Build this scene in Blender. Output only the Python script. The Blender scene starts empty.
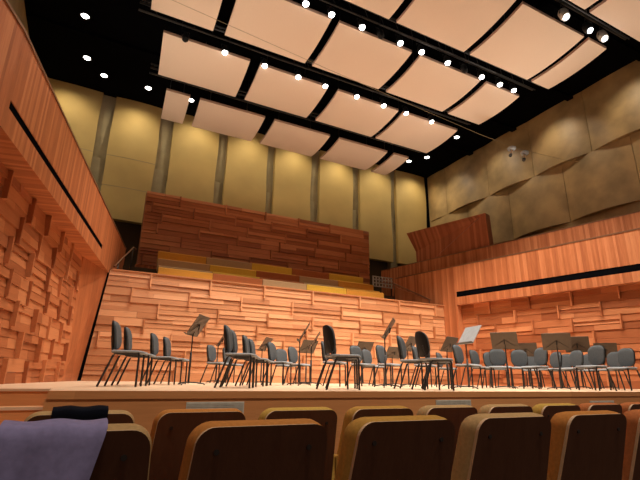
import bpy, bmesh, math, random
from mathutils import Vector, Matrix
C = bpy.context.scene.collection
PI = math.pi
R = math.radians
random.seed(7)

# ---------------------------------------------------------------- materials
def new_mat(name):
    m = bpy.data.materials.new(name); m.use_nodes = True
    nt = m.node_tree; b = nt.nodes['Principled BSDF']
    return m, nt, b

def plain(name, col, rough=0.6, metal=0.0, noise=0.0, nscale=20.0, spec=0.5):
    m, nt, b = new_mat(name)
    b.inputs['Roughness'].default_value = rough; b.inputs['Metallic'].default_value = metal
    b.inputs['Specular IOR Level'].default_value = spec
    if noise:
        tc = nt.nodes.new('ShaderNodeTexCoord')
        n = nt.nodes.new('ShaderNodeTexNoise'); n.inputs['Scale'].default_value = nscale; n.inputs['Detail'].default_value = 6
        nt.links.new(tc.outputs['Object'], n.inputs['Vector'])
        r = nt.nodes.new('ShaderNodeValToRGB')
        r.color_ramp.elements[0].position = 0.3; r.color_ramp.elements[1].position = 0.7
        r.color_ramp.elements[0].color = [max(0, c * (1 - noise)) for c in col] + [1]
        r.color_ramp.elements[1].color = [min(1, c * (1 + noise)) for c in col] + [1]
        nt.links.new(n.outputs['Fac'], r.inputs['Fac']); nt.links.new(r.outputs['Color'], b.inputs['Base Color'])
    else:
        b.inputs['Base Color'].default_value = (*col, 1)
    return m

def emis(name, col, power):
    m, nt, b = new_mat(name)
    b.inputs['Base Color'].default_value = (*col, 1)
    b.inputs['Emission Color'].default_value = (*col, 1); b.inputs['Emission Strength'].default_value = power
    return m

def wood(name, dark, mid, light, grain=(1, 14, 14), board=None, rough=0.45, island=True, amount=0.55):
    """Timber: grain noise stretched along one local axis; every board or block has its own tone."""
    m, nt, b = new_mat(name); L = nt.links; N = nt.nodes.new
    tc = N('ShaderNodeTexCoord')
    mp = N('ShaderNodeMapping'); mp.inputs['Scale'].default_value = grain
    no = N('ShaderNodeTexNoise'); no.inputs['Scale'].default_value = 2.2; no.inputs['Detail'].default_value = 8
    no.inputs['Roughness'].default_value = 0.65; no.inputs['Distortion'].default_value = 0.4
    wn = N('ShaderNodeTexWhiteNoise'); wn.noise_dimensions = '4D'
    geo = N('ShaderNodeNewGeometry')
    off = N('ShaderNodeVectorMath'); off.operation = 'ADD'
    if island: L.new(geo.outputs['Random Per Island'], wn.inputs['W'])
    if board:
        ax, w = board
        sp = N('ShaderNodeSeparateXYZ'); L.new(tc.outputs['Object'], sp.inputs[0])
        dv = N('ShaderNodeMath'); dv.operation = 'DIVIDE'; dv.inputs[1].default_value = w
        L.new(sp.outputs[ax], dv.inputs[0])
        fl = N('ShaderNodeMath'); fl.operation = 'FLOOR'; L.new(dv.outputs[0], fl.inputs[0])
        cb = N('ShaderNodeCombineXYZ'); L.new(fl.outputs[0], cb.inputs[0]); L.new(cb.outputs[0], wn.inputs['Vector'])
    sc = N('ShaderNodeVectorMath'); sc.operation = 'SCALE'; sc.inputs['Scale'].default_value = 9.0
    L.new(wn.outputs['Color'], sc.inputs[0])
    L.new(tc.outputs['Object'], off.inputs[0]); L.new(sc.outputs[0], off.inputs[1])
    L.new(off.outputs[0], mp.inputs['Vector']); L.new(mp.outputs[0], no.inputs['Vector'])
    mx = N('ShaderNodeMix'); mx.data_type = 'FLOAT'; mx.inputs[0].default_value = amount
    L.new(no.outputs['Fac'], mx.inputs[2]); L.new(wn.outputs['Value'], mx.inputs[3])
    r = N('ShaderNodeValToRGB'); cr = r.color_ramp
    cr.elements[0].position = 0.22; cr.elements[0].color = (*dark, 1)
    cr.elements[1].position = 0.8; cr.elements[1].color = (*light, 1)
    e = cr.elements.new(0.5); e.color = (*mid, 1)
    L.new(mx.outputs[0], r.inputs['Fac']); L.new(r.outputs['Color'], b.inputs['Base Color'])
    b.inputs['Roughness'].default_value = rough; b.inputs['Specular IOR Level'].default_value = 0.3
    bp = N('ShaderNodeBump'); bp.inputs['Strength'].default_value = 0.12; bp.inputs['Distance'].default_value = 0.01
    L.new(no.outputs['Fac'], bp.inputs['Height']); L.new(bp.outputs[0], b.inputs['Normal'])
    return m

TD, TM, TL = (0.31, 0.09, 0.032), (0.47, 0.155, 0.058), (0.63, 0.25, 0.105)
M = {}
M['block'] = wood('jarrah_blocks', TD, TM, TL, (1, 14, 14))
M['pale'] = wood('bright_lit_jarrah_blocks', (0.40, 0.155, 0.062), (0.55, 0.24, 0.105), (0.70, 0.34, 0.165), (1, 14, 14))  # same timber lightened: the back wall's strong lighting is put into the colour
M['board'] = wood('jarrah_boards', TD, TM, TL, (16, 1.2, 1.2), ('X', 0.06), island=False, amount=0.42)
M['floor'] = wood('stage_boards', (0.64, 0.44, 0.28), (0.72, 0.52, 0.35), (0.79, 0.59, 0.42), (1.5, 16, 4), ('Y', 0.12), island=False, rough=0.38)
M['front'] = wood('stage_front', (0.54, 0.23, 0.085), (0.66, 0.30, 0.115), (0.74, 0.37, 0.15), (1.0, 8, 14), ('X', 1.8), island=False)
M['veneer'] = wood('seat_veneer', (0.105, 0.039, 0.02), (0.13, 0.05, 0.026), (0.16, 0.064, 0.033), (12, 12, 1), None, island=False, amount=0.1, rough=0.5)
M['ply'] = plain('plywood_edge', (0.62, 0.42, 0.26), 0.5, noise=0.1, nscale=30)
M['gold'] = plain('gold_plaster', (0.54, 0.375, 0.135), 0.75, noise=0.10, nscale=0.7)
M['bronze'] = plain('bronze_panel', (0.42, 0.285, 0.13), 0.5, noise=0.34, nscale=1.1)
M['pier'] = plain('grey_gold_pier', (0.34, 0.275, 0.16), 0.7, noise=0.15, nscale=2)
M['black'] = plain('matt_black', (0.004, 0.004, 0.005), 0.95, spec=0.0)
M['reflector'] = plain('reflector_cream', (0.80, 0.64, 0.51), 0.8, noise=0.03, nscale=60, spec=0.2)
M['redge'] = plain('reflector_edge', (0.62, 0.40, 0.30), 0.7)
M['metal'] = plain('black_metal', (0.022, 0.021, 0.022), 0.4, 0.3)
M['steel'] = plain('pale_steel', (0.58, 0.56, 0.50), 0.5, 0.1, noise=0.12, nscale=14)
M['chair_grey'] = plain('grey_chair_fabric', (0.066, 0.075, 0.082), 0.85, noise=0.18, nscale=60)
M['chair_seat'] = plain('grey_seat_fabric', (0.24, 0.255, 0.27), 0.85, noise=0.15, nscale=60)
M['shell'] = plain('black_shell', (0.008, 0.0075, 0.0075), 0.6, spec=0.2)
M['desk'] = plain('stand_desk', (0.09, 0.062, 0.042), 0.45, 0.1, noise=0.08, nscale=8)
M['pale_desk'] = plain('pale_grey_desk', (0.34, 0.36, 0.38), 0.4, 0.2, noise=0.12, nscale=14)  # stage-light shine put into one desk's colour; also the grey microphone mounts
M['carpet'] = plain('dark_floor', (0.07, 0.04, 0.025), 0.9, noise=0.2, nscale=30)
M['dark'] = plain('dark_void', (0.10, 0.072, 0.042), 0.9)
M['rail'] = plain('bronze_rail', (0.25, 0.13, 0.07), 0.4, 0.5)
M['purple'] = plain('purple_cloth', (0.25, 0.22, 0.41), 0.9, noise=0.12, nscale=50)
M['navy'] = plain('black_cloth', (0.004, 0.005, 0.011), 0.9, spec=0.1)
M['bolt'] = plain('dark_bolt', (0.015, 0.008, 0.006), 0.4)
M['lens'] = emis('lamp_lens', (1.0, 0.96, 0.9), 22.0)
M['lens_cool'] = emis('lamp_lens_cool', (0.9, 0.96, 1.0), 16.0)
FAB = {'orange': (0.48, 0.19, 0.045), 'rust': (0.46, 0.15, 0.05), 'gold': (0.47, 0.25, 0.055), 'tan': (0.46, 0.29, 0.13), 'yellow': (0.52, 0.32, 0.07),
       'mustard': (0.68, 0.34, 0.06), 'brown': (0.42, 0.14, 0.05), 'beige': (0.50, 0.33, 0.18), 'lemon': (0.72, 0.46, 0.07)}
for k, v in FAB.items(): M['fab_' + k] = plain('fabric_' + k, v, 0.9, noise=0.12, nscale=70, spec=0.2)

# ---------------------------------------------------------------- mesh helper
class MB:
    def __init__(s): s.v = []; s.f = []; s.m = []; s.sm = []
    def face(s, idx, m=0, sm=False): s.f.append(idx); s.m.append(m); s.sm.append(sm)
    def hexa(s, p, m=0):
        """8 points: bottom ring 0-3, top ring 4-7"""
        o = len(s.v); s.v += [Vector(q) for q in p]
        for q in ((3, 2, 1, 0), (4, 5, 6, 7), (0, 1, 5, 4), (1, 2, 6, 5), (2, 3, 7, 6), (3, 0, 4, 7)): s.face([o + i for i in q], m)
    def box(s, x0, x1, y0, y1, z0, z1, m=0):
        s.hexa([(x0, y0, z0), (x1, y0, z0), (x1, y1, z0), (x0, y1, z0), (x0, y0, z1), (x1, y0, z1), (x1, y1, z1), (x0, y1, z1)], m)
    def tube(s, pts, r, n=8, m=0, r1=None):
        pts = [Vector(p) for p in pts]; o = len(s.v); k = len(pts)
        for i, p in enumerate(pts):
            d = (pts[min(i + 1, k - 1)] - pts[max(i - 1, 0)]).normalized()
            a = d.orthogonal().normalized() if abs(d.z) > 0.9 else d.cross(Vector((0, 0, 1))).normalized()
            b = d.cross(a)
            rr = r if r1 is None else r + (r1 - r) * i / (k - 1)
            for j in range(n):
                t = 2 * PI * j / n; s.v.append(p + a * (rr * math.cos(t)) + b * (rr * math.sin(t)))
        for i in range(k - 1):
            for j in range(n):
                s.face([o + i * n + j, o + i * n + (j + 1) % n, o + (i + 1) * n + (j + 1) % n, o + (i + 1) * n + j], m, True)
        s.face([o + j for j in range(n)][::-1], m); s.face([o + (k - 1) * n + j for j in range(n)], m)
    def rings(s, rings, m=0, cap=True, sm=True):
        o = len(s.v); n = len(rings[0])
        for r in rings: s.v += [Vector(p) for p in r]
        for i in range(len(rings) - 1):
            for j in range(n):
                s.face([o + i * n + j, o + i * n + (j + 1) % n, o + (i + 1) * n + (j + 1) % n, o + (i + 1) * n + j], m, sm)
        if cap:
            s.face([o + j for j in range(n)][::-1], m, sm); s.face([o + (len(rings) - 1) * n + j for j in range(n)], m, sm)
    def build(s, name, mats, parent=None, loc=None, rotz=None):
        me = bpy.data.meshes.new(name); me.from_pydata([tuple(p) for p in s.v], [], s.f)
        if not isinstance(mats, (list, tuple)): mats = [mats]
        for q in mats: me.materials.append(q)
        for p, mi, sm in zip(me.polygons, s.m, s.sm): p.material_index = mi; p.use_smooth = sm
        bm = bmesh.new(); bm.from_mesh(me); bmesh.ops.recalc_face_normals(bm, faces=bm.faces)
        for e in bm.edges:
            if len(e.link_faces) == 2 and e.calc_face_angle(0) > 0.75: e.smooth = False
        bm.to_mesh(me); bm.free()
        o = bpy.data.objects.new(name, me); C.objects.link(o)
        if parent is not None: o.parent = parent
        if loc is not None: o.location = loc
        if rotz is not None: o.rotation_euler = (0, 0, rotz)
        return o

def rrect(w, h, r, n=6, wt=None):
    """rounded rectangle outline (u,v), centred; wt = width at the top"""
    wt = w if wt is None else wt; pts = []
    for cx, cy, a0 in ((1, 1, 0), (-1, 1, 90), (-1, -1, 180), (1, -1, 270)):
        for i in range(n + 1):
            a = R(a0 + 90 * i / n)
            u = cx * (w / 2 - r) + r * math.cos(a); v = cy * (h / 2 - r) + r * math.sin(a)
            k = (v + h / 2) / h; u *= (w + (wt - w) * k) / w
            pts.append((u, v))
    return pts

def tag(o, label=None, cat=None, group=None, kind=None):
    if label: o['label'] = label
    if cat: o['category'] = cat
    if group: o['group'] = group
    if kind: o['kind'] = kind
    return o
def struct(o): o['kind'] = 'structure'; return o
def empty(name, loc, rotz=0.0):
    o = bpy.data.objects.new(name, None); C.objects.link(o); o.location = loc; o.rotation_euler = (0, 0, rotz); o.empty_display_size = 0.1
    return o
def copy_tree(o, parent=None):
    c = o.copy(); C.objects.link(c)
    if parent is not None: c.parent = parent
    for ch in list(o.children): copy_tree(ch, c)
    return c

# ---------------------------------------------------------------- camera
EYE = Vector((0, 0, 1.145)); TH, RO, PS = R(17.1), R(0.9), R(27.0); F = 450.0
fh = Vector((math.sin(PS), math.cos(PS), 0)); r0 = Vector((math.cos(PS), -math.sin(PS), 0)); zz = Vector((0, 0, 1))
fw = fh * math.cos(TH) + zz * math.sin(TH); u0 = zz * math.cos(TH) - fh * math.sin(TH)
rt = r0 * math.cos(RO) + u0 * math.sin(RO); up = u0 * math.cos(RO) - r0 * math.sin(RO)
cam = bpy.data.cameras.new('camera'); co = bpy.data.objects.new('camera', cam); C.objects.link(co)
mw = Matrix((rt, up, -fw)).transposed().to_4x4(); mw.translation = EYE; co.matrix_world = mw
cam.sensor_width = 36; cam.lens = F / 640 * 36; cam.clip_start = 0.02; cam.clip_end = 200
bpy.context.scene.camera = co

# ---------------------------------------------------------------- the room
def wall_blocks(mb, L, H, groups, pitch, slats, dmax, tiltz, lip, fin, seed, left_cut=None, seq=(0.0, 0.42, 0.2, 0.7, 0.5, 0.9, 0.3)):
    """staggered relief of timber blocks; local x along the wall, -y out into the hall.
    Every block stands proud at one end, so it shows a vertical lip."""
    rnd = random.Random(seed); z = 0.0; gh = H / groups; rot = rnd.randrange(7)
    for g in range(groups):
        off = pitch * ((seq[(g + rot) % 7] + rnd.uniform(-0.06, 0.06)) % 1.0)
        x = -off; last = 0
        while x < L - 0.01:
            w = pitch * rnd.choice((1.0, 1.0, 0.92, 1.08))
            a, b = max(x, 0), min(x + w, L); x += w
            if b - a < 0.04: continue
            ns = rnd.choice(slats); zs = z - rnd.choice((0, 0, 0.25)) * gh * (g > 0) * 0
            hs = [rnd.uniform(0.75, 1.3) for _ in range(ns)]; t = sum(hs)
            lp = lip * rnd.uniform(0.75, 1.25) if b - a > 0.3 * pitch else 0.0
            if a > 0.01 and b - a > 0.25 * pitch:
                fd = fin * rnd.uniform(0.85, 1.2) + lp; e0 = rnd.uniform(-0.1, 0.12) * gh
                mb.box(a - 0.02, a + 0.02, -fd, 0.05, max(0, z + 0.002 + e0), min(H, z + gh - 0.002 + e0 * 0.6))
            cut = a + (b - a) * rnd.uniform(0.35, 0.7)
            for i in range(ns):
                h = gh * hs[i] / t; d = rnd.uniform(0, 1) * dmax
                tz = tiltz * rnd.uniform(0.5, 1.0)
                z0, z1 = zs, zs + h; zs = z1
                A0 = A1 = a
                if left_cut and a <= 0.001: A0, A1 = a + left_cut * z0 / H, a + left_cut * z1 / H
                g_ = 0.0015
                segs = [(A0, A1, b, 0.0, 1.0)]
                if rnd.random() < 0.35 and b - a > 0.5 * pitch:
                    k = (cut - a) / (b - a); segs = [(A0, A1, cut, 0.0, k), (cut, cut, b, k, 1.0)]
                for (p0, p1, q, k0, k1) in segs:
                    e = rnd.uniform(0, 0.012) if len(segs) > 1 else 0
                    ya, yb = d + e + lp * (1 - k0), d + e + lp * (1 - k1)
                    mb.hexa([(p0 + g_, -ya - tz, z0 + g_), (q - g_, -yb - tz, z0 + g_), (q - g_, 0.06, z0 + g_), (p0 + g_, 0.06, z0 + g_),
                             (p1 + g_, -ya, z1 - g_), (q - g_, -yb, z1 - g_), (q - g_, 0.06, z1 - g_), (p1 + g_, 0.06, z1 - g_)])
        z += gh

TL_ = math.tan(R(11.5)); TR_ = math.tan(R(12))
# stage platform
mb = MB(); mb.box(-0.22, 17.5, 5.06, 13.06, 0.86, 1.0); mb.box(-4.0, -0.22, 5.85, 13.06, 0.86, 1.0)
struct(mb.build('stage_floor', M['floor']))
mb = MB(); mb.box(-0.22, 17.5, 5.012, 5.06, 0.925, 1.0); 
struct(mb.build('trim_1', M['front']))
mb = MB(); mb.box(-0.24, 17.5, 5.03, 5.12, 0.0, 0.925); mb.box(-0.24, -0.16, 5.12, 6.0, 0.0, 0.86)
struct(mb.build('stage_front', M['front']))
mb = MB(); mb.box(-6, 20, -5, 5.03, -0.1, 0.05)
struct(mb.build('floor', M['carpet']))
# steps at the left end of the stage
mb = MB()
for i in range(5):
    z1 = 1.0 - 0.165 * (i + 1); y = 5.72 - 0.3 * i
    mb.box(-4.0, -0.24, y - 0.3, 6.0, z1 - 0.165, z1, 0)
    mb.box(-4.0, -0.24, y - 0.315, y - 0.26, z1 - 0.025, z1 + 0.004, 1)
mb.box(-4.0, -0.24, 5.72, 5.85, 0.6, 0.975, 0); mb.box(-4.0, -0.225, 5.70, 5.85, 0.975, 1.0, 1)
struct(mb.build('stage_steps', [M['front'], M['floor']]))

# choir wall behind the stage
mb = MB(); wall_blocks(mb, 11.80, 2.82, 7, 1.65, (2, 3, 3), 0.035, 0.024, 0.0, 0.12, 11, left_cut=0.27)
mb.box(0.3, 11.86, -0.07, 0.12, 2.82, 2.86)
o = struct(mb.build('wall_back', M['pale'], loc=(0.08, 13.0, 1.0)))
mb = MB(); mb.hexa([(-0.05, 13.02, 1.0), (0.3, 13.02, 1.0), (0.3, 13.06, 1.0), (-0.05, 13.06, 1.0), (0.25, 13.02, 3.84), (0.5, 13.02, 3.84), (0.5, 13.06, 3.84), (0.25, 13.06, 3.84)])
struct(mb.build('trim_6', M['black']))
# left textured wall, its jamb and the gallery front above
mb = MB(); wall_blocks(mb, 12.3, 2.78, 7, 0.92, (2, 3, 3), 0.03, 0.02, 0.0, 0.085, 5)
LW = (0.02 - 13.2 * TL_, -0.2); aL = PI / 2 - R(11.5)
struct(mb.build('wall_left', M['block'], loc=(-0.305 - 12.3 * math.sin(R(11.5)), 11.5 - 12.3 * math.cos(R(11.5)), 0.97), rotz=aL))
mb = MB()
mb.hexa([(-0.305, 11.5, 1.0), (0.0, 12.9, 1.0), (-0.6, 13.4, 1.0), (-1.0, 11.6, 1.0), (-0.29, 11.45, 3.76), (0.30, 12.95, 3.76), (-0.6, 13.4, 3.76), (-1.0, 11.6, 3.76)])
struct(mb.build('trim_2', M['board']))
def gallery_front(name, L, zb, s0, s1, zt, depth, loc, rotz, x_slot, mirror=1):
    """boarded parapet with a black slot; local x runs along it, hall side is -y*mirror"""
    mb = MB(); k = mirror
    def bx(x0, x1, a, b, z0, z1, m):
        ya, yb = sorted((a * k, b * k)); mb.box(x0, x1, ya, yb, z0, z1, m)
    bx(0, L, 0, depth, zb, s0, 0)
    bx(0, L, 0, 0.2, s1, zt, 0)
    if x_slot[1] > x_slot[0]: bx(x_slot[0], x_slot[1], 0.012, 0.2, s0, s1, 1)
    if x_slot[0] > 0.01: bx(0, x_slot[0], 0, 0.2, s0, s1, 0)
    if x_slot[1] < L - 0.01: bx(x_slot[1], L, 0, 0.2, s0, s1, 0)
    bx(0, L, -0.015, 0.22, zt, zt + 0.035, 2)
    return struct(mb.build(name, [M['board'], M['black'], M['rail']], loc=loc, rotz=rotz))
hd = R(11.3); p0 = Vector((0.334, 13.0, 0)); dl = Vector((math.sin(hd), math.cos(hd), 0))
s = p0 - dl * 7.65; L1_ = 9.9
gallery_front('gallery_front', L1_, 3.75, 4.03, 4.14, 5.0, 0.40, (s.x, s.y, 0), PI / 2 - hd, (0.1, 6.3), 1)
# the return of the left gallery front, splayed out towards the audience
hd2 = R(17); d2 = Vector((math.sin(hd2), math.cos(hd2), 0)); s2 = s - d2 * 5
gallery_front('gallery_front', 5.0, 3.75, 4.03, 4.14, 5.0, 0.4, (s2.x, s2.y, 0), PI / 2 - hd2, (0, 0), 1)
# left wall under the return
# right wall
hr = R(-12); dr = Vector((math.sin(hr), math.cos(hr), 0)); c0 = Vector((11.88, 13.0, 0)); nr = Vector((math.cos(hr), -math.sin(hr), 0))
ps = c0 - dr * 12.5 + nr * 0.30
mb = MB(); wall_blocks(mb, 11.9, 2.85, 7, 1.3, (2, 2, 3), 0.03, 0.024, 0.0, 0.13, 23)
for v in mb.v: v.y = -v.y
struct(mb.build('wall_right', M['block'], loc=(ps.x, ps.y, 0.97), rotz=PI / 2 - hr))
s = c0 - dr * 12.5
gallery_front('gallery_front', 14.8, 3.80, 4.09, 4.29, 5.24, 0.5, (s.x, s.y, 0), PI / 2 - hr, (0, 11.87), -1)
mb = MB(); mb.box(11.87, 12.6, -0.45, 0.0, 0.98, 3.80)
struct(mb.build('trim_3', M['board'], loc=(s.x, s.y, 0), rotz=PI / 2 - hr))
# gallery floors
mb = MB(); mb.hexa([(12.2, 18, 4.55), (12.2, 13.2, 4.55), (16.0, 13.2, 4.55), (16.0, 18, 4.55), (12.2, 18, 4.6), (12.2, 13.2, 4.6), (16.0, 13.2, 4.6), (16, 18, 4.6)])
mb.hexa([(15.2, 0, 4.55), (12.3, 13.2, 4.55), (16.0, 13.2, 4.55), (16.0, 0, 4.55), (15.2, 0, 4.6), (12.3, 13.2, 4.6), (16, 13.2, 4.6), (16, 0, 4.6)])
mb.hexa([(-3.2, 2, 4.2), (-1.6, 4, 4.2), (0.1, 13.2, 4.2), (-3.2, 13.2, 4.2), (-3.2, 2, 4.25), (-1.6, 4, 4.25), (0.1, 13.2, 4.25), (-3.2, 13.2, 4.25)])
struct(mb.build('gallery_floor', M['dark']))
# second boarded band at the back of the right gallery
q = s + nr * 0.95
mb = MB(); mb.box(0, 16.5, -0.15, 0, 4.6, 6.03); mb.box(0, 16.5, -0.17, 0.012, 6.03, 6.06, 1)
struct(mb.build('gallery_rear_band', [M['board'], M['rail']], loc=(q.x, q.y, 0), rotz=PI / 2 - hr))

# choir terraces
mb = MB(); mb.box(0.3, 12.0, 13.12, 14.2, 3.2, 3.55); mb.box(0.1, 12.4, 14.2, 15.1, 3.2, 4.0); mb.box(0, 12.8, 15.1, 16.5, 3.2, 4.45); mb.box(-3.2, 16, 16.5, 18.0, 3.2, 4.6)
struct(mb.build('choir_floor', M['dark']))
# timber wall behind the choir
mb = MB(); wall_blocks(mb, 9.75, 2.8, 7, 1.65, (2, 3, 3), 0.04, 0.035, 0.0, 0.12, 31)
struct(mb.build('wall_choir', M['block'], loc=(1.28, 16.7, 4.9)))
mb = MB(); mb.box(0, 9.75, 0.06, 0.4, 0, 2.78); mb.box(-0.05, 9.8, -0.02, 0.3, -0.5, 0.0)
struct(mb.build('trim_4', M['board'], loc=(1.28, 16.7, 4.9)))

# golden rear wall: backing, bowed panels, piers
mb = MB(); mb.box(-3.4, 16.2, 18.45, 18.6, 4.0, 12.1); gw = struct(mb.build('wall_rear', M['dark']))
PX = [(-3.1, -0.764), (-0.278, 1.532), (2.08, 4.03), (4.46, 6.37), (6.75, 8.63), (9.106, 10.99), (11.42, 13.35), (13.71, 15.7)]
for i, (a, b) in enumerate(PX):
    n = 10; m_ = 14; mb = MB(); rnd = random.Random(50 + i); ph = rnd.uniform(0, 6)
    zb = 6.83; o_ = len(mb.v); NN = (n + 1)
    for lay in (0, 1):
        for j in range(m_ + 1):
            z = zb + (12.05 - zb) * j / m_
            wob = 0.014 * math.sin(z * 1.9 + ph)
            for k in range(n + 1):
                u = k / n
                x = a + (b - a) * u + wob * (1 if u > 0.5 else -1) * abs(2 * u - 1)
                bow = 0.05 * (1 - (2 * u - 1) ** 2) + 0.02 * math.sin(z * 1.9 + ph)
                mb.v.append(Vector((x, 18.0 - bow if lay == 0 else 18.2, z)))
    K = NN * (m_ + 1)
    for j in range(m_):
        for k in range(n):
            p = j * NN + k; mb.face([p, p + 1, p + 1 + NN, p + NN], 0, True)
            p += K; mb.face([p, p + 1, p + 1 + NN, p + NN], 0, True)
    for j in range(m_):
        for k in (0, n):
            p = j * NN + k; mb.face([p, p + NN, p + NN + K, p + K])
    for k in range(n):
        for j in (0, m_):
            p = j * NN + k; mb.face([p, p + 1, p + 1 + K, p + K])
    pn = struct(mb.build('wall_panel', M['gold'], gw))
    if i < 2:
        for zj in (9.4, 8.15):
            jb = MB()
            for k in range(n):
                f0 = lambda u: 18.0 - 0.05 * (1 - (2 * u - 1) ** 2) - 0.02 * math.sin(zj * 1.9 + ph) - 0.004
                u_, v_ = k / n, (k + 1) / n; xa, xb = a + (b - a) * u_, a + (b - a) * v_
                jb.hexa([(xa, f0(u_), zj), (xb, f0(v_), zj), (xb, 18.1, zj), (xa, 18.1, zj), (xa, f0(u_), zj + .02), (xb, f0(v_), zj + .02), (xb, 18.1, zj + .02), (xa, 18.1, zj + .02)])
            struct(jb.build('joint_line', M['pier'], pn))
for i in range(7):
    xa, xb = PX[i][1] - 0.06, PX[i + 1][0] + 0.06; xm = (xa + xb) / 2
    mb = MB()
    zz0 = 9.3
    mb.hexa([(xa, 18.3, zz0), (xb, 18.3, zz0), (xb, 18.42, zz0), (xa, 18.42, zz0), (xa, 18.12, 12.05), (xb, 18.12, 12.05), (xb, 18.42, 12.05), (xa, 18.42, 12.05)])
    mb.hexa([(xa, 18.16, 4.6), (xb, 18.16, 4.6), (xb, 18.42, 4.6), (xa, 18.42, 4.6), (xa, 18.12, zz0), (xb, 18.26, zz0), (xb, 18.42, zz0), (xa, 18.42, zz0)])
    struct(mb.build('wall_pier', M['pier'], gw))
# grey pier standing at the right end of the choir
mb = MB(); mb.rings([[(12.95 + 0.28 * math.cos(t), 17.3 + 0.28 * math.sin(t), z) for t in [2 * PI * k / 16 for k in range(16)]] for z in (4.5, 6.6, 9.0, 9.05)])
# bronze side walls of overlapping bowed panels (right) and plain (left)
mb = MB(); mb.box(16.45, 16.6, -1, 18.6, 4.0, 12.1); wr = struct(mb.build('wall_upper_right', M['dark']))
def bronze(y0, y1, z0, z1, bb, bt, xw=15.9):
    """panel bulging into the hall: bb/bt = how far its bottom / top edge comes out"""
    mb = MB(); n = 10; mm = 6
    for lay in (0, 1):
        for j in range(mm + 1):
            v = j / mm; z = z0 + (z1 - z0) * v
            for k in range(n + 1):
                u = k / n; w = 1 - (2 * u - 1) ** 2
                out = (bb * (1 - v) + bt * v) * w
                mb.v.append(Vector((xw - out if lay == 0 else xw + 0.4, y0 + (y1 - y0) * u, z)))
    NN = n + 1; K = NN * (mm + 1)
    for j in range(mm):
        for k in range(n):
            p = j * NN + k; mb.face([p, p + 1, p + 1 + NN, p + NN], 0, True)
    for j in range(mm):
        for k in (0, n):
            p = j * NN + k; mb.face([p, p + NN, p + NN + K, p + K])
    for k in range(n):
        for j in (0, mm):
            p = j * NN + k; mb.face([p, p + 1, p + 1 + K, p + K])
    return struct(mb.build('wall_panel', M['bronze'], wr))
ub = [18.0, 16.6, 13.8, 11.36, 8.85, 6.4, 3.9, 1.4]
for a, b in zip(ub[1:], ub[:-1]): bronze(a + 0.01, b - 0.01, 9.42, 12.05, 0.20 if b - a > 2 else 0.06, 0.05)
lb = [18.0, 15.2, 12.74, 10.1, 7.5, 5.0, 2.5]
for a, b in zip(lb[1:], lb[:-1]): bronze(a + 0.01, b - 0.01, 7.02, 9.42, 0.24, 0.02)
tb = [18.0, 16.6, 13.9, 11.4, 8.8, 6.2, 3.7]
for a, b in zip(tb[1:], tb[:-1]): bronze(a + 0.01, b - 0.01, 4.6, 7.02, 0.2, 0.0)
mb = MB(); mb.box(-3.3, -3.15, 2, 18.45, 4.2, 12.1)
struct(mb.build('wall_upper_left', M['bronze']))
mb = MB(); mb.box(15.69, 16.4, 18.06, 18.4, 4.6, 12.05); struct(mb.build('trim_7', M['black']))
# ceiling
mb = MB(); mb.box(-6, 16.6, -5, 18.6, 12.05, 12.3)
for y in (4.1, 6.6, 9.3, 12.0, 14.6): mb.box(-3.1, 15.9, y - 0.12, y + 0.12, 11.93, 12.05)
struct(mb.build('ceiling', M['black']))

# ---------------------------------------------------------------- timber screen at the end of the right gallery
K_ = 1.0
def P(x, y, z): return Vector((x, y, z))
A_, B_ = P(12.25, 15.45, 7.47), P(13.2, 11.75, 7.42)       # top edge
Cc, D_ = P(12.62, 15.3, 6.62), P(13.22, 12.2, 7.30)         # fold line
E_, G_ = P(12.60, 15.25, 5.6), P(13.25, 11.7, 5.6)
t_ = empty('timber_screen', (12.9, 13.4, 6.0)); tag(t_, 'folded dark timber screen standing at the far end of the right gallery', 'screen')
th_ = Vector((0.35, 0.1, 0))
def slab(pts, name, mat):
    mb = MB(); o_ = len(mb.v); n = len(pts)
    mb.v += [p - t_.location for p in pts] + [p + th_ - t_.location for p in pts]
    mb.face(list(range(n))); mb.face([n + i for i in range(n)][::-1])
    for i in range(n): mb.face([i, (i + 1) % n, n + (i + 1) % n, n + i])
    return mb.build(name, mat, t_)
M['screen'] = wood('screen_boards', (0.26, 0.07, 0.03), (0.38, 0.115, 0.05), (0.5, 0.17, 0.075), (3, 14, 1.2), ('Y', 0.09), island=False, amount=0.5)
slab([A_, B_, D_, Cc], 'upper_panel', M['screen']); slab([Cc, D_, B_, G_, E_], 'lower_panel', M['screen'])

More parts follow.
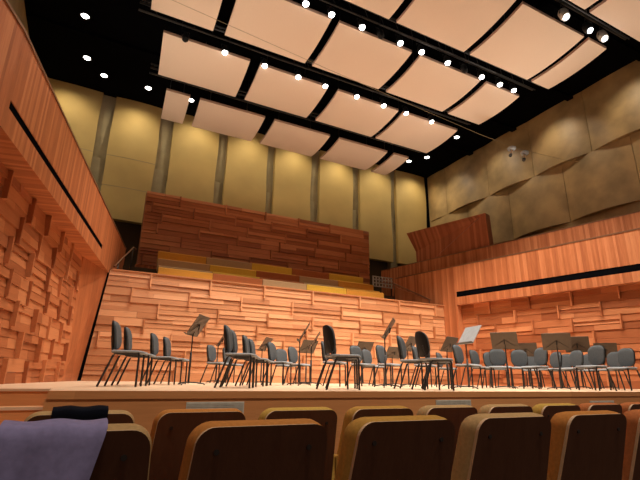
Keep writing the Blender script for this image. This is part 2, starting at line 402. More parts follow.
# ---------------------------------------------------------------- choir benches
rows = [('front', 13.95, 4.27, [1.67, 3.32, 4.98, 6.6, 8.19, 9.83], ['mustard', 'brown', 'beige', 'lemon', 'mustard'], 3.55),
        ('middle', 14.85, 4.75, [1.73, 3.41, 5.05, 6.72, 8.36, 9.98], ['beige', 'lemon', 'brown', 'beige', 'mustard'], 4.0),
        ('rear', 15.75, 5.23, [1.82, 3.47, 5.17, 6.8, 8.44, 10.07], ['mustard', 'beige', 'lemon', 'brown', 'lemon'], 4.45)]
ordn = ['leftmost', 'second', 'middle', 'fourth', 'rightmost']
for rn, y, zt, xs, cols, zf in rows:
    for i in range(5):
        w = xs[i + 1] - xs[i] - 0.012; xc = (xs[i] + xs[i + 1]) / 2
        t = empty('choir_bench', (xc, y, zf))
        cn = {'mustard': 'orange-gold', 'brown': 'rust brown', 'beige': 'beige', 'lemon': 'yellow'}[cols[i]]
        ln = 'rust' if cols[i] == 'brown' else ''
        tag(t, f"{cn} choir bench, {ordn[i]} of five in the {rn} tier above the stage wall", 'bench', f'choir benches in the {rn} tier')
        h = zt - zf
        mb = MB(); pr = rrect(h - 0.34, 0.10, 0.03, 4)
        mb.rings([[(x, v - 0.0, 0.34 + (h - 0.34) / 2 + u) for u, v in pr] for x in (-w / 2, w / 2)], sm=False)
        mb.build('backrest', M['fab_' + cols[i]], t)
        mb = MB(); pr = rrect(0.10, 0.40, 0.03, 4)
        mb.rings([[(x, v - 0.26, 0.38 + u) for u, v in pr] for x in (-w / 2, w / 2)], sm=False)
        mb.build('seat', M['fab_' + cols[i]], t)
        mb = MB(); mb.box(-w / 2 + 0.1, w / 2 - 0.1, -0.35, 0.0, 0, 0.33); mb.build('base', M['shell'], t)

# handrails at both ends of the choir
def rail(name, pts, label, posts):
    t = empty(name, pts[0]); tag(t, label, 'handrail'); o0 = Vector(pts[0])
    mb = MB(); mb.tube([Vector(p) - o0 for p in pts], 0.022); mb.build('top_rail', M['rail'], t)
    for (p, h) in posts:
        mb = MB(); q = Vector(p) - o0; mb.tube([q, q - Vector((0, 0, h))], 0.015); mb.build('post', M['metal'], t)
rail('stair_handrail', [(0.45, 13.3, 4.0), (0.95, 14.5, 4.92), (1.05, 14.8, 4.95)], 'thin sloping handrail left of the choir benches', [((0.55, 13.55, 4.17), 0.62), ((0.93, 14.45, 4.86), 0.86)])
rail('stair_handrail', [(11.84, 13.4, 4.05), (11.08, 15.0, 4.98), (10.75, 15.5, 5.05)], 'thin sloping handrail right of the choir benches', [((11.75, 13.6, 4.15), 0.6), ((11.1, 14.95, 4.95), 0.95)])
# dark timber sides of the two choir stairs
mb = MB(); mb.hexa([(11.9, 13.3, 3.5), (11.15, 15.0, 3.5), (11.3, 15.05, 3.5), (12.05, 13.35, 3.5), (11.9, 13.3, 3.95), (11.15, 15.0, 4.85), (11.3, 15.05, 4.85), (12.05, 13.35, 3.95)])
struct(mb.build('trim_5', M['board']))
# pale slatted rack right of the benches
t = empty('metal_lattice', (10.75, 16.0, 4.45)); tag(t, 'small pale metal lattice behind the right end of the choir benches', 'lattice')
mb = MB()
for k in range(7): mb.box(-0.02 + k * 0.16, 0.05 + k * 0.16, -0.02, 0.0, 0.55, 1.0)
for z in (0.55, 0.7, 0.85, 0.98): mb.box(-0.02, 1.03, -0.025, 0.005, z - 0.02, z + 0.02)
mb.build('grille', M['steel'], t)
mb = MB(); mb.box(0.0, 0.05, 0.0, 0.04, 0, 0.6); mb.build('leg', M['metal'], t)
mb = MB(); mb.box(0.96, 1.01, 0.0, 0.04, 0, 0.6); mb.build('leg', M['metal'], t)

# ---------------------------------------------------------------- ceiling reflectors
def reflector(x0, x1, y0, y1, z, label, grp, skew):
    xc, yc = (x0 + x1) / 2, (y0 + y1) / 2
    t = empty('ceiling_reflector', (xc, yc, z)); tag(t, label, 'reflector', grp)
    mb = MB(); n = 14; hw, hl = (x1 - x0) / 2, (y1 - y0) / 2; pr = []
    for i in range(n + 1):
        v = -1 + 2 * i / n; zz_ = 0.07 * (v * v - 1) + 0.09; y = hl * v; xs = skew * v / 2
        pr.append([(xs - hw, y, zz_ - 0.09), (xs + hw, y, zz_ - 0.09), (xs + hw, y, zz_ - 0.01), (xs - hw, y, zz_ - 0.01)])
    o_ = 0
    for r_ in pr: mb.v += [Vector(p) for p in r_]
    for i in range(n):
        for j, mt in ((0, 0), (1, 1), (2, 1), (3, 1)):
            mb.face([i * 4 + j, i * 4 + (j + 1) % 4, (i + 1) * 4 + (j + 1) % 4, (i + 1) * 4 + j], mt, j in (0, 2))
    mb.face([0, 1, 2, 3], 1); mb.face([n * 4 + k for k in range(4)], 1)
    mb.build('curved_panel', [M['reflector'], M['redge']], t)
    for sx in (-0.6, 0.6):
        mb = MB(); mb.tube([(sx * hw, 0, 0.0), (sx * hw, 0, 11.6 - z + 0.44)], 0.012, 6); mb.build('hanger_rod', M['metal'], t)
ZR = 10.0
RW = {'nearest': (3.0, 5.05, [(7.55, 9.75), (9.95, 12.35)], 0.2),
      'second': (5.64, 7.6, [(3.2, 5.66), (5.90, 8.22), (8.46, 10.82), (11.02, 11.8)], 0.2),
      'third': (8.3, 10.16, [(0.22, 1.80), (2.12, 4.52), (4.76, 7.12), (7.42, 9.76), (10.02, 11.48)], 0.12),
      'fourth': (10.84, 12.76, [(0.76, 3.2), (3.52, 5.8), (6.17, 8.55), (8.76, 11.24)], 0.14),
      'rear': (13.46, 15.3, [(1.24, 2.0), (2.33, 4.63), (5.0, 7.27), (7.68, 9.93), (10.26, 11.0)], 0.1)}
ow = ['leftmost', 'second from the left', 'third from the left', 'fourth from the left', 'rightmost']
for rn, (y0, y1, xs, sk) in RW.items():
    for i, (a, b) in enumerate(xs):
        k = 'rightmost' if i == len(xs) - 1 else ow[i]
        nm = 'narrow' if b - a < 1.2 else 'broad'
        rr = {'nearest': 'row nearest the camera', 'second': 'second row from the camera', 'third': 'third row from the camera', 'fourth': 'fourth row from the camera', 'rear': 'row by the golden wall'}[rn]
        reflector(a, b, y0, y1, ZR, f'{nm} curved cream ceiling panel, {k} in the {rr}', 'curved cream reflector panels under the ceiling', sk)

# ---------------------------------------------------------------- lighting bars, spotlights, downlights
bars = [(5.22, 'black lighting bar carrying three lamps beside the nearest ceiling panels', 1.0, 12.2), (8.0, 'black lighting bar between second and third rows of ceiling panels', 0.0, 11.9),
        (10.55, 'black lighting bar between third and fourth rows of ceiling panels', 0.0, 11.6), (13.12, 'black lighting bar between fourth and rearmost rows of ceiling panels', 0.6, 11.4)]
for y, lb_, xa, xb in bars:
    t = empty('lighting_bar', ((xa + xb) / 2, y, 10.32)); tag(t, lb_, 'lighting bar', 'black lighting bars')
    h = (xb - xa) / 2
    for yy, z in ((-0.14, 0.0), (0.14, 0.0), (0, 0.24)):
        mb = MB(); mb.tube([(-h, yy, z), (h, yy, z)], 0.03); mb.build('chord', M['metal'], t)
    mb = MB(); n = int(2 * h / 0.5)
    for i in range(n):
        x = -h + i * 0.5; mb.tube([(x, -0.14, 0), (x + 0.25, 0, 0.24), (x + 0.5, 0.14, 0)], 0.012, 5)
    mb.build('lattice_bracing', M['metal'], t)
    mb = MB(); mb.tube([(-h, 0.05, -0.06), (-h * .3, 0.06, -0.10), (h * .4, 0.03, -0.07), (h, 0.05, -0.06)], 0.02); mb.build('cable', M['metal'], t)
    for sx in (-0.7, 0, 0.7):
        mb = MB(); mb.tube([(sx * h, 0, 0.24), (sx * h, 0, 1.74)], 0.012, 6); mb.build('hanger_rod', M['metal'], t)

def make_spot(lit=True):
    t = empty('stage_spotlight', (0, 0, 0))
    # can pointing down; lens at z=0, clamp at top
    mb = MB(); pr = []
    for z, r in ((0.0, 0.085), (0.05, 0.09), (0.16, 0.09), (0.22, 0.07), (0.27, 0.045)):
        pr.append([(r * math.cos(2 * PI * k / 14), r * math.sin(2 * PI * k / 14), z) for k in range(14)])
    mb.rings(pr); mb.build('housing', M['metal'], t)
    mb = MB(); pr = []
    for z, r in ((-0.002, 0.078), (-0.03, 0.066), (-0.05, 0.03)):
        pr.append([(r * math.cos(2 * PI * k / 14), r * math.sin(2 * PI * k / 14), z) for k in range(14)])
    mb.rings(pr); mb.build('lens', M['lens'] if lit else M['shell'], t)
    mb = MB(); mb.tube([(-0.105, 0, 0.1), (-0.105, 0, 0.33), (0.105, 0, 0.33), (0.105, 0, 0.1)], 0.01, 6); mb.build('yoke', M['metal'], t)
    return t
spot0 = make_spot(); dark0 = make_spot(False); used = {1: 0, 0: 0}
def place_spot(x, y, z, label, grp, lit=1):
    src = spot0 if lit else dark0
    t = src if not used[lit] else copy_tree(src); used[lit] = 1
    t.location = (x, y, z); t.rotation_euler = (R(-14), 0, 0); tag(t, label, 'spotlight', grp); return t
onum = ['leftmost', 'second from left', 'third from left', 'fourth from left', 'fifth from left', 'fourth from right', 'third from right', 'second from right', 'rightmost']
L1x = [3.65, 4.38, 5.29, 6.53, 7.27, 8.23, 9.58, 10.35, 10.97]
L2x = [2.37, 3.57, 4.67, 5.61, 6.77, 7.84, 8.78, 9.91]
onum2 = onum[:5] + onum[6:]
for x, n in zip(L1x, onum): place_spot(x, 8.14, 9.98, f'lit spotlight, {n} on the bar between second and third panel rows', 'lit spotlights on the nearer full bar')
for x, n in zip(L2x, onum2): place_spot(x, 10.8, 9.98, f'lit spotlight, {n} on the bar between third and fourth panel rows', 'lit spotlights on the farther bar')
place_spot(5.86, 8.1, 9.9, 'unlit black spotlight left of centre on the nearer bar of lit lamps', 'unlit spotlights', 0)
place_spot(8.85, 8.1, 9.9, 'unlit black spotlight right of centre on the nearer bar of lit lamps', 'unlit spotlights', 0)
place_spot(1.25, 10.72, 9.9, 'unlit black spotlight at the far left of the farther lamp bar', 'unlit spotlights', 0)
# three bigger lamps with a visible body at upper right
for i, (x, n) in enumerate(((9.56, 'left'), (10.52, 'middle'), (11.14, 'right'))):
    t = empty('moving_spotlight', (x, 5.36, 9.9)); tag(t, f'big glossy moving lamp, {n} one of three by the upper right ceiling panels', 'lamp', 'moving lamps at upper right')
    mb = MB(); pr = []
    for q, r in ((0, 0.11), (0.1, 0.13), (0.26, 0.12), (0.34, 0.07)):
        pr.append([(r * math.cos(2 * PI * k / 14), q * 0.3 + r * math.sin(2 * PI * k / 14) * 0.8, q * 0.8 + r * math.sin(2 * PI * k / 14) * -0.5) for k in range(14)])
    mb.rings(pr); mb.build('head', M['steel'] if i != 1 else M['metal'], t)
    mb = MB(); pr = []
    for q, r in ((-0.005, 0.075), (-0.03, 0.06), (-0.045, 0.03)):
        pr.append([(r * math.cos(2 * PI * k / 14), q * 0.3 + r * math.sin(2 * PI * k / 14) * 0.8, q * 0.8 + r * math.sin(2 * PI * k / 14) * -0.5) for k in range(14)])
    mb.rings(pr); mb.build('lens', M['lens_cool'], t)
    mb = MB(); mb.tube([(-0.15, 0.06, 0.1), (-0.15, 0.0, 0.30), (0.15, 0.0, 0.30), (0.15, 0.06, 0.1)], 0.016, 6); mb.tube([(0, 0.0, 0.3), (0, 0.0, 0.385)], 0.012, 6); mb.build('yoke', M['metal'], t)

def make_down():
    t = empty('ceiling_downlight', (0, 0, 0)); mb = MB(); pr = []
    for z, r in ((0.0, 0.15), (-0.02, 0.15), (-0.02, 0.115), (0.0, 0.115)):
        pr.append([(r * math.cos(2 * PI * k / 18), r * math.sin(2 * PI * k / 18), z) for k in range(18)])
    mb.rings(pr, cap=False); mb.build('trim_ring', M['metal'], t)
    mb = MB(); pr = []
    for z, r in ((-0.005, 0.115), (-0.03, 0.09), (-0.04, 0.04)):
        pr.append([(r * math.cos(2 * PI * k / 18), r * math.sin(2 * PI * k / 18), z) for k in range(18)])
    mb.rings(pr); mb.build('lens', M['lens'], t)
    return t
down0 = make_down(); DL = [(-1.476, 13.78, 'nearest of the four lit downlights at upper left'), (-1.385, 15.96, 'second of the four lit downlights at upper left, toward the golden wall'),
      (-0.79, 16.75, 'third of four at upper left, above leftmost golden panels'), (0.80, 16.77, 'rightmost of the four at upper left, near the narrow panel'),
      (2.48, 16.78, 'lit lamp seen in the gap right of the narrow rear ceiling panel'), (14.14, 13.79, 'nearest of three lit downlights by the right bronze wall'),
      (14.23, 16.02, 'middle of three lit downlights by the right bronze wall'), (13.7, 16.82, 'farthest of three lit downlights beside the narrow right rear panel')]
for i, (x, y, n) in enumerate(DL):
    t = down0 if i == 0 else copy_tree(down0)
    t.location = (x, y, 12.05); tag(t, 'round ceiling downlight, ' + n, 'downlight', 'round ceiling downlights')
    

# ---------------------------------------------------------------- slung cable with two microphones
t = empty('slung_cable', (0, 9.1, 9.5)); tag(t, 'thin wire slung across the hall below the ceiling panels', 'cable')
mb = MB(); pts = [(-3.1, 9.05, 9.85), (0.66, 9.06, 9.5), (4.89, 9.16, 9.2), (10.67, 9.35, 8.93), (12.4, 9.35, 8.88), (14.6, 9.3, 9.0), (15.6, 9.2, 9.06)]
mb.tube([Vector(p) - Vector((0, 9.1, 9.5)) for p in pts], 0.005, 6); mb.build('wire', M['pier'], t)
for x, n in ((12.1, 'left'), (12.75, 'right')):
    t = empty('hanging_microphone', (x, 9.35, 8.7)); tag(t, f'small hanging microphone on the slung wire, {n} of the pair before the bronze wall', 'microphone', 'pair of hanging microphones')
    mb = MB(); mb.rings([[(r * math.cos(a), r * math.sin(a), z) for a in [2 * PI * k / 12 for k in range(12)]] for z, r in ((0.02, 0.06), (0.05, 0.13), (0.12, 0.14), (0.17, 0.06))])
    mb.build('mount', M['pale_desk'], t)
    mb = MB(); mb.tube([(0, 0, 0.03), (-0.16, -0.06, -0.2)], 0.04, 8); mb.build('body', M['ply'], t)
    mb = MB(); mb.tube([(-0.16, -0.06, -0.2), (-0.22, -0.08, -0.28)], 0.055, 8); mb.build('capsule', M['metal'], t)

# ---------------------------------------------------------------- orchestra chairs
def pad(mb, w, h, r, rings, pos, curve, m=0):
    """rings: (inset, depth); pos(u,v,d)->point"""
    rr = []
    for ins, d in rings:
        k = 1 - ins
        rr.append([pos(u * k, v * k, d - curve * (u * k / (w / 2)) ** 2) for u, v in rrect(w, h, r)])
    mb.rings(rr, m)
def make_chair():
    t = empty('orchestra_chair', (0, 0, 0))
    tilt = R(9)
    def pb(u, v, d):
        z = 0.68 + v * math.cos(tilt) + 0.0; x = -0.215 - v * math.sin(tilt) + d
        return (x, u, z)
    mb = MB(); pad(mb, 0.355, 0.38, 0.13, [(0.10, -0.004), (0.0, 0.006), (0.0, 0.022), (0.06, 0.036), (0.3, 0.044), (0.7, 0.048)], pb, -0.03); mb.build('backrest', M['chair_grey'], t)
    mb = MB(); pad(mb, 0.37, 0.395, 0.137, [(0.5, -0.03), (0.08, -0.022), (0.0, -0.012), (0.0, -0.002), (0.2, 0.0)], pb, -0.03); mb.build('back_shell', M['shell'], t)
    def psx(u, v, d): return (0.02 + v, u, 0.455 + d - 0.25 * max(0, v - 0.12) ** 2 * 6)
    mb = MB(); pad(mb, 0.45, 0.44, 0.09, [(0.6, -0.022), (0.05, -0.018), (0.0, -0.008), (0.0, 0.004), (0.05, 0.015), (0.4, 0.018)], psx, 0.0); mb.build('seat', M['chair_seat'], t)
    for s_ in (-1, 1):
        mb = MB(); mb.tube([(0.165, s_ * 0.205, 0.44), (0.175, s_ * 0.21, 0.40), (0.18, s_ * 0.215, 0.0)], 0.0145); mb.build('leg', M['metal'], t)
        mb = MB(); mb.tube([(-0.12, s_ * 0.19, 0.44), (-0.155, s_ * 0.195, 0.40), (-0.295, s_ * 0.215, 0.0)], 0.0145); mb.build('leg', M['metal'], t)
    mb = MB()
    for s_ in (-1, 1):
        mb.tube([(0.165, s_ * 0.205, 0.43), (-0.13, s_ * 0.19, 0.43)], 0.013)
        mb.tube([(-0.10, s_ * 0.13, 0.425), (-0.175, s_ * 0.125, 0.44), (-0.195, s_ * 0.12, 0.50), (-0.226, s_ * 0.10, 0.66)], 0.013)
    mb.tube([(0.15, -0.2, 0.43), (0.15, 0.2, 0.43)], 0.010); mb.tube([(-0.12, -0.19, 0.43), (-0.12, 0.19, 0.43)], 0.010)
    mb.build('frame', M['metal'], t)
    return t
def pos(px, D):
    return Vector((0.454 * D, 0.891 * D, 0)) + Vector((0.891, -0.454, 0)) * ((px - 320) / 470.8 * D)
AIM = Vector((6.6, 5.9, 0))
chair0 = make_chair(); placed = []
def chair(px, D, label, ang=None, grp='grey orchestra chairs on the stage'):
    p = pos(px, D)
    if ang is None:
        d = AIM - p; a = math.atan2(d.y, d.x)
    else: a = R(ang)
    c = p + Vector((math.cos(a), math.sin(a), 0)) * 0.15
    t = chair0 if not placed else copy_tree(chair0)
    t.location = (c.x, c.y, 1.0); t.rotation_euler = (0, 0, a); tag(t, label, 'chair', grp); placed.append((label, c, a))
CH = [
 (116, 6.4, 'grey chair in profile, leftmost of all chairs on the stage', -15),
 (128, 7.2, 'grey chair in profile, second from the left end of the stage', -14),
 (155, 8.2, 'grey chair in profile, third from the left end, before the tilted stand', -22),
 (168, 8.95, 'grey chair in profile just left of the leftmost music stand', -24),
 (213, 11, 'distant grey chair between the leftmost music stand and the small stand right of it', -45),
 (228.5, 12, 'distant grey chair mostly hidden behind two tall profile chairs', -45),
 (230.5, 6.7, 'large profile chair, front one of the overlapping pair left of centre', -25),
 (236, 7.35, 'large profile chair, rear one of the overlapping pair left of centre', -25),
 (248.5, 8.3, 'profile chair, left of the smaller pair left of centre', -28),
 (254.5, 9.1, 'profile chair, right of the smaller pair left of centre', -30),
 (274.5, 9.8, 'grey chair turned slightly, right of the brown slanted stand left of centre', -45),
 (283.5, 12.1, 'low distant grey chair between two nearer rounded chair backs left of centre', -75),
 (295.5, 11.2, 'dark grey rounded chair left of the thin edge-on music stand', -58),
 (333.5, 6.55, 'big chair at centre showing its black back shell, seat to the right', -9),
 (329, 9.4, 'grey chair peeping out low behind the big black-backed centre chair', -45),
 (359.5, 10.4, 'grey rounded chair behind the seat of the black-backed centre chair', -75),
 (370.5, 11.7, 'distant grey chair under a broad brown desk right of centre', -70),
 (385.5, 10.2, 'grey chair with front turned to view behind the tall tilted centre-right stand', -68),
 (407.5, 7.95, 'chair in profile just right of the tall tilted centre-right stand', -50),
 (421, 10.3, 'grey chair mostly hidden behind the black-backed chair right of centre', -55),
 (428.5, 7.2, 'chair right of centre showing its whole black back shell to the audience', -13),
 (337.5, 7.5, 'chair directly behind the black-backed centre chair, mostly hidden by it', -27),
 (432.5, 8.25, 'chair directly behind the second black-backed chair right of centre', -36),
 (444.5, 12.6, 'small distant grey chair right of the second black-backed chair', -60),
 (464, 9.7, 'grey chair left of the pale upright conductor-like stand', -70),
 (480, 11.3, 'broad grey rounded chair right of the pole of the pale stand', -75),
 (495, 12.1, 'distant grey chair just left of the brown stand right of the pale one', -110),
 (502.5, 10.7, 'grey chair under the left part of the broad brown desk right of the pale stand', -130),
 (524, 11, 'grey chair right of the pole of the first broad brown desk', -140),
 (537, 12.9, 'distant grey chair low behind the small brown desk at right', -150),
 (545, 10.15, 'near grey chair facing the audience left of the widest brown desk', 172),
 (560, 11.6, 'grey chair seen just below the widest brown desk', 170),
 (570, 12.4, 'distant grey chair half hidden below the widest brown desk', 180),
 (581, 10.9, 'grey chair below the brown desk overlapping the widest one', 172),
 (602, 9.3, 'near grey chair facing the audience with a broad rounded back at far right', 176),
 (594, 12.2, 'distant grey chair hidden behind the broad-backed near chair at far right', 190),
 (620, 11.2, 'low grey chair below the rightmost brown desk', 178),
 (632, 9.95, 'grey chair facing the audience at the right edge of the picture', 178),
]
for px, D, lb_, a in CH: chair(px, D, lb_, a)

# ---------------------------------------------------------------- music stands
def make_stand():
    t = empty('music_stand', (0, 0, 0)); tl = R(32)   # reader at -x, desk leans towards +x
    def q(u, v, d): return ((v + 0.16) * math.sin(tl) + d * math.cos(tl), u, 0.87 + (v + 0.16) * math.cos(tl) - d * math.sin(tl))
    mb = MB(); mb.rings([[q(u, v, d) for u, v in rrect(0.53, 0.41, 0.012, 3)] for d in (-0.004, 0.004)], sm=False); mb.build('desk', M['desk'], t)
    mb = MB(); mb.hexa([q(-.265, -.2, -.05), q(.265, -.2, -.05), q(.265, -.2, .0), q(-.265, -.2, .0), q(-.265, -.19, -.05), q(.265, -.19, -.05), q(.265, -.19, .0), q(-.265, -.19, .0)])
    mb.build('ledge', M['metal'], t)
    mb = MB(); mb.tube([q(-.2, -.14, 0.01), q(0, 0.03, 0.012), q(.2, -.14, 0.01)], 0.0045, 6); mb.tube([q(0, -0.06, 0.05), q(0, 0.03, 0.014)], 0.012, 6)
    mb.build('bracket', M['metal'], t)
    mb = MB(); mb.tube([(0.03, 0, 0.90), (0.0, 0, 0.84), (0, 0, 0.5)], 0.012); mb.build('pole', M['metal'], t)
    mb = MB(); mb.tube([(0, 0, 0.55), (0, 0, 0.03)], 0.019); mb.build('lower_tube', M['metal'], t)
    for k in range(3):
        a = 2 * PI * k / 3 + 0.5
        mb = MB(); mb.tube([(0, 0, 0.05), (0.12 * math.cos(a), 0.12 * math.sin(a), 0.045), (0.25 * math.cos(a), 0.25 * math.sin(a), 0.03), (0.28 * math.cos(a), 0.28 * math.sin(a), 0.012)], 0.011); mb.build('leg', M['metal'], t)
    return t
stand0 = make_stand(); ns = []
STD = [
 (191, 8.1, -33, 1, 'brown-lit music stand with tilted desk, leftmost on the stage'),
 (218, 11.6, -20, 1.05, 'small music stand second from the left, behind the overlapping profile chairs'),
 (263, 11.9, -40, 0.96, 'music stand with slanted brown desk left of centre, pole hidden by chairs'),
 (301, 9.5, -25, 1.05, 'thin music stand seen edge-on left of centre'),
 (308, 12.6, -75, 0.96, 'distant brown music stand behind the edge-on stands at centre'),
 (313, 10.6, -28, 0.989, 'second edge-on music stand, just left of the black-backed centre chair'),
 (365, 12.8, -85, 0.96, 'distant music stand with broad brown desk right of the black-backed centre chair'),
 (388, 8.7, -41, 1.06, 'tall music stand with steeply tilted desk, right of centre'),
 (395, 12.4, -85, 0.826, 'low distant music stand whose brown desk shows behind the tall tilted stand'),
 (411, 11.4, -62, 0.989, 'brown music stand behind the two profile chairs right of centre'),
 (451, 11.4, -75, 0.989, 'brown music stand left of the pale stand'),
 (471, 8.7, -12, 0.97, 'music stand with stage-light shine painted pale on its face, ledge towards the audience'),
 (511, 9.9, 216, 0.97, 'broad brown-backed music stand, first to the right of the pale stand'),
 (532, 11.9, 216, 0.92, 'small brown-backed music stand between two broader desks at right'),
 (564, 9.45, 217, 0.93, 'widest brown-backed music stand at right'),
 (585, 11.2, 212, 1.02, 'brown-backed music stand overlapping the right edge of the widest desk'),
 (613, 12.3, 215, 0.98, 'rightmost brown-backed music stand near the picture edge'),
]
for i, (px, D, a, sc, lb_) in enumerate(STD):
    p = pos(px, D); t = stand0 if i == 0 else copy_tree(stand0)
    t.location = (p.x, p.y, 1.0); t.rotation_euler = (0, 0, R(a)); t.scale = (1, 1, sc); tag(t, lb_, 'music stand', 'music stands on the stage')
    if px == 471:
        for ch in t.children:
            if ch.name.startswith('desk'): ch.data = ch.data.copy(); ch.data.materials[0] = M['pale_desk']; ch['label'] = 'pale grey desk'

# ---------------------------------------------------------------- audience seats
def outline(w0, w1, z0, z1, r, n=7):
    """seat-back outline in (x,z): rounded top corners"""
    pts = [(w0 / 2, z0)]
    for i in range(n + 1):
        a = R(90 * i / n); pts.append((w1 / 2 - r + r * math.cos(a), z1 - r + r * math.sin(a)))
    for i in range(n + 1):
        a = R(90 + 90 * i / n); pts.append((-w1 / 2 + r + r * math.cos(a), z1 - r + r * math.sin(a)))
    pts.append((-w0 / 2, z0)); return pts
BT = math.tan(R(17))
def make_seat():
    t = empty('auditorium_seat', (0, 0, 0)); H = 0.955
    def pt(x, z, y): return (x, y - (z - 0.40) * BT + 0.10, z)
    sh = outline(0.50, 0.43, 0.34, H, 0.055)
    mb = MB(); o_ = 0; n = len(sh)
    for y in (0.0, 0.016): mb.v += [Vector(pt(x, z, y)) for x, z in sh]
    mb.face(list(range(n)), 0); mb.face([n + i for i in range(n)][::-1], 0)
    for i in range(n): mb.face([i, (i + 1) % n, n + (i + 1) % n, n + i], 1)
    mb.build('back_shell', [M['veneer'], M['ply']], t)
    mb = MB(); rr = []
    for y, g in ((0.0165, -0.004), (0.03, 0.007), (0.07, 0.012), (0.10, 0.004), (0.115, -0.03), (0.12, -0.10)):
        rr.append([pt(x, z, y) for x, z in outline(0.50 + 2 * g, 0.43 + 2 * g, 0.36, H + g, max(0.02, 0.055 + g))])
    mb.rings(rr); pad_ = mb.build('back_cushion', M['fab_gold'], t)
    for sx in (-1, 1):
        mb = MB(); p = pt(sx * 0.15, H - 0.07, -0.004); mb.tube([p, (p[0], p[1] + 0.012, p[2])], 0.0085, 10); mb.build('bolt', M['bolt'], t)
    mb = MB(); pr = rrect(0.46, 0.11, 0.04, 5)
    mb.rings([[(u * k, y, 0.40 + v * k) for u, v in pr] for y, k in ((0.13, 0.9), (0.16, 1.0), (0.5, 1.0), (0.56, 0.9))]); mb.build('seat_cushion', M['fab_gold'], t)
    for sx in (-1, 1):
        mb = MB(); pr = rrect(0.032, 0.20, 0.012, 4)
        mb.rings([[(sx * 0.247 + u, y, 0.60 + v) for u, v in pr] for y in (0.06, 0.50)], sm=False); mb.build('armrest', M['fab_gold'], t)
    mb = MB(); mb.box(-0.08, 0.08, 0.15, 0.36, 0.0, 0.34); mb.build('pedestal', M['shell'], t)
    return t
seat0 = make_seat(); su = []
def seat(x, y, fab, label, z=0.05):
    t = seat0 if not su else copy_tree(seat0); su.append(1)
    t.location = (x, y, z); tag(t, label, 'seat', 'upholstered auditorium seats seen from behind')
    for ch in t.children:
        if ch.name.split('.')[0] in ('back_cushion', 'seat_cushion', 'armrest'):
            ch.data = cushions(ch, fab); 
cush = {}
def cushions(ch, fab):
    k = (ch.data.name.split('|')[0], fab)
    base = ch.name.split('.')[0]
    i = [c.name for c in ch.parent.children if c.name.split('.')[0] == base].index(ch.name)
    k = (base, i, fab)
    if k not in cush:
        src = [c for c in seat_src if c[0] == base][i][1]
        me = src.copy(); me.materials[0] = M['fab_' + fab]; cush[k] = me
    return cush[k]
seat_src = [(c.name.split('.')[0], c.data.copy()) for c in seat0.children]
for i, (fab, lb_) in enumerate([('tan', 'front-row seat with a black cloth over its top edge'), ('orange', 'orange-edged front-row seat before the left metal plate'),
     ('yellow', 'yellow-edged front-row seat between the left and centre of the picture'), ('gold', 'gold-edged front-row seat just right of the picture centre'),
     ('tan', 'tan-edged front-row seat before the middle metal plate'), ('tan', 'tan-edged front-row seat right of the one before the middle plate'),
     ('yellow', 'yellow-edged front-row seat fourth from the right picture edge'), ('rust', 'rust-edged front-row seat before the right metal plate'), ('rust', 'rust-edged front-row seat cut by the right picture edge')]):
    seat(0.045 + 0.535 * i, 2.415, fab, lb_, 0.024)
for i, (fab, lb_) in enumerate([('tan', 'nearest seat at lower left with a purple cloth draped over it'), ('orange', 'large orange-edged near seat left of centre'), ('gold', 'large gold-edged near seat at picture centre'),
     ('tan', 'large tan-edged near seat right of centre'), ('orange', 'orange-sided near seat at lower right'), ('rust', 'rust-sided near seat cut by the lower right edge')]):
    seat(-0.008 + 0.551 * i, 1.465, fab, lb_, 0.049)

# cloths on the seats
def drape(name, mat, x0, x1, ytop, ztop, front, back, lean, label, cat, slant=0.0, seed=1, amp=0.004):
    mb = MB(); n = 26; m_ = 30; rnd = random.Random(seed); ph = [rnd.uniform(0, 6) for _ in range(6)]
    tot = front + 0.15 + back; th_ = 0.006
    def path(s):
        # s from front hem over the top to back hem
        if s < front: return (ytop + 0.145, ztop - (front - s))
        if s < front + 0.15:
            k = (s - front) / 0.15; a = PI * k
            return (ytop + 0.0725 + 0.0725 * math.cos(a), ztop + 0.016 * math.sin(a))
        d = s - front - 0.15
        return (ytop + d * lean, ztop - d)
    for lay in (0, 1):
        for j in range(m_ + 1):
            s = tot * j / m_; y, z = path(s)
            d = max(0, s - front - 0.15)
            for k in range(n + 1):
                u = k / n; x = x0 + (x1 - slant * d - x0) * u
                w = amp * (math.sin(u * 9 + ph[0]) + 0.6 * math.sin(u * 17 + ph[1] + s * 6)) * min(1, d * 8)
                w += 0.010 * min(1, d * 6)
                sg = -1 if s > front + 0.075 else 1
                zz_ = z + 0.003 * math.sin(u * 11 + ph[2])
                off = th_ * lay
                mb.v.append(Vector((x, y + sg * (off + abs(w)) if d > 0 or s < front else y, zz_ + (off if front <= s <= front + 0.15 else 0))))
    NN = n + 1; K = NN * (m_ + 1)
    for lay in (0, 1):
        for j in range(m_):
            for k in range(n):
                p = lay * K + j * NN + k; mb.face([p, p + 1, p + 1 + NN, p + NN], 0, True)
    for j in range(m_):
        for k in (0, n): p = j * NN + k; mb.face([p, p + NN, p + NN + K, p + K], 0, True)
    for k in range(n):
        for j in (0, m_): p = j * NN + k; mb.face([p, p + 1, p + 1 + K, p + K], 0, True)
    o = mb.build(name, mat); return tag(o, label, cat)
drape('draped_cloth', M['purple'], -0.15, 0.09, 1.388, 1.007, 0.12, 0.34, 0.04, 'muted purple cloth draped over the nearest seat at lower left', 'cloth', 0.22, 3, 0.005)
drape('black_cloth', M['navy'], -0.075, 0.145, 2.338, 0.988, 0.08, 0.20, 0.306, 'small black cloth hung over the front-row seat at left', 'cloth', 0.0, 5, 0.0006)

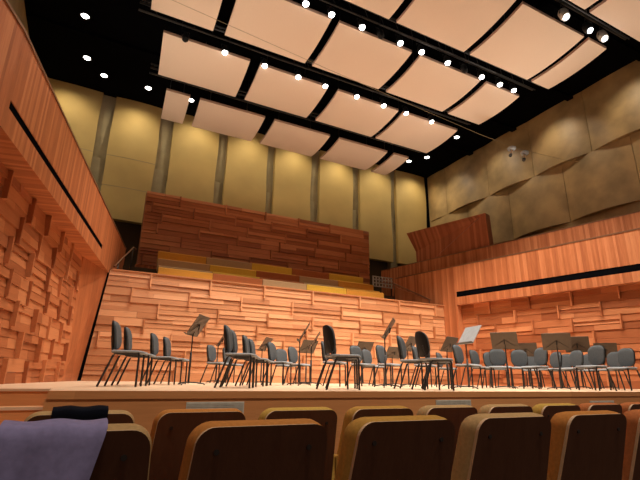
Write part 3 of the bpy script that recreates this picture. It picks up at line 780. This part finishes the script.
# metal plates on the stage front
for xa, xb, zt, n in ((1.04, 1.66, 0.892, 'left'), (4.36, 4.99, 0.89, 'middle'), (7.66, 8.32, 0.855, 'right')):
    t = empty('metal_plate', ((xa + xb) / 2, 5.03, zt - 0.16)); tag(t, f'pale ribbed metal plate on the stage front, {n} one of three', 'plate', 'metal plates on the stage front')
    w = (xb - xa) / 2
    mb = MB(); mb.box(-w, w, -0.012, 0.02, 0, 0.16); mb.build('backing', M['steel'], t)
    mb = MB()
    for k in range(9): mb.box(-w + 0.012, w - 0.012, -0.018, -0.011, 0.012 + k * 0.016, 0.02 + k * 0.016)
    mb.build('slats', M['steel'], t)

# ---------------------------------------------------------------- light
def spot(name, loc, target, power, size, blend=0.6, col=(1, 0.89, 0.77), rad=0.1):
    l = bpy.data.lights.new(name, 'SPOT'); l.energy = power; l.spot_size = R(size); l.spot_blend = blend; l.color = col; l.shadow_soft_size = rad
    o = bpy.data.objects.new(name, l); C.objects.link(o); o.location = loc
    o.rotation_euler = (Vector(target) - Vector(loc)).to_track_quat('-Z', 'Y').to_euler(); return o
KEY = 1050
for x in L1x[::2]: spot('stage_light', (x, 8.1, 9.85), (x, 9.0, 1.0), KEY, 88)
for x in L2x[::2]: spot('stage_light', (x, 10.75, 9.85), (x, 10.6, 1.0), KEY, 80)
for x in (1.2, 9.56, 11.0): spot('stage_light', (x, 5.35, 9.8), (x, 8.0, 1.0), KEY, 90)
for a, b in PX: spot('wall_washer', ((a + b) / 2, 16.8, 11.95), ((a + b) / 2, 18.0, 8.6), 185, 130, 1.0, (1, 0.85, 0.58), 0.15)
for y in (4.0, 7.0, 10.0, 13.0, 16.0): spot('ceiling_and_fill_light', (14.3, y, 11.9), (15.9, y, 8.0), 160, 100, 0.9, (1, 0.86, 0.66), 0.08)  # added to brighten the bronze wall; only the far two are near downlights
for y in (13.79, 16.0): spot('ceiling_and_fill_light', (-1.45, y, 11.95), (-1.5, y, 5), 120, 100, 0.9, (1, 0.86, 0.66), 0.08)
# unseen fill lamps added on the galleries to brighten the reflectors
for y in (4.5, 8.5, 12.5):
    spot('reflector_fill_lamp', (-1.9, y, 4.7), (4.8, y, 11.3), 480, 88, 0.9, (1, 0.88, 0.72), 0.3)
    spot('reflector_fill_lamp', (14.2 - 0.1 * y, y, 5.6), (7.2, y, 11.3), 480, 88, 0.9, (1, 0.88, 0.72), 0.3)
for x in (0.0, 4.5, 9.0): spot('audience_fill_lamp', (x, -2.5, 11.8), (x, 3.2, 0.5), 1900, 56, 0.8, (1, 0.86, 0.7), 0.3)  # unseen fill lamps added behind the camera for seats and stage front

w = bpy.data.worlds.new('world'); bpy.context.scene.world = w; w.use_nodes = True
w.node_tree.nodes['Background'].inputs[0].default_value = (1, 0.78, 0.6, 1); w.node_tree.nodes['Background'].inputs[1].default_value = 0.14
sc = bpy.context.scene
sc.view_settings.view_transform = 'Standard'; sc.view_settings.look = 'None'; sc.view_settings.gamma = 1; sc.view_settings.use_curve_mapping = False
sc.view_settings.exposure = -0.14
sc.cycles.max_bounces = 10; sc.cycles.diffuse_bounces = 6; sc.cycles.use_denoising = True
bpy.context.view_layer.update()
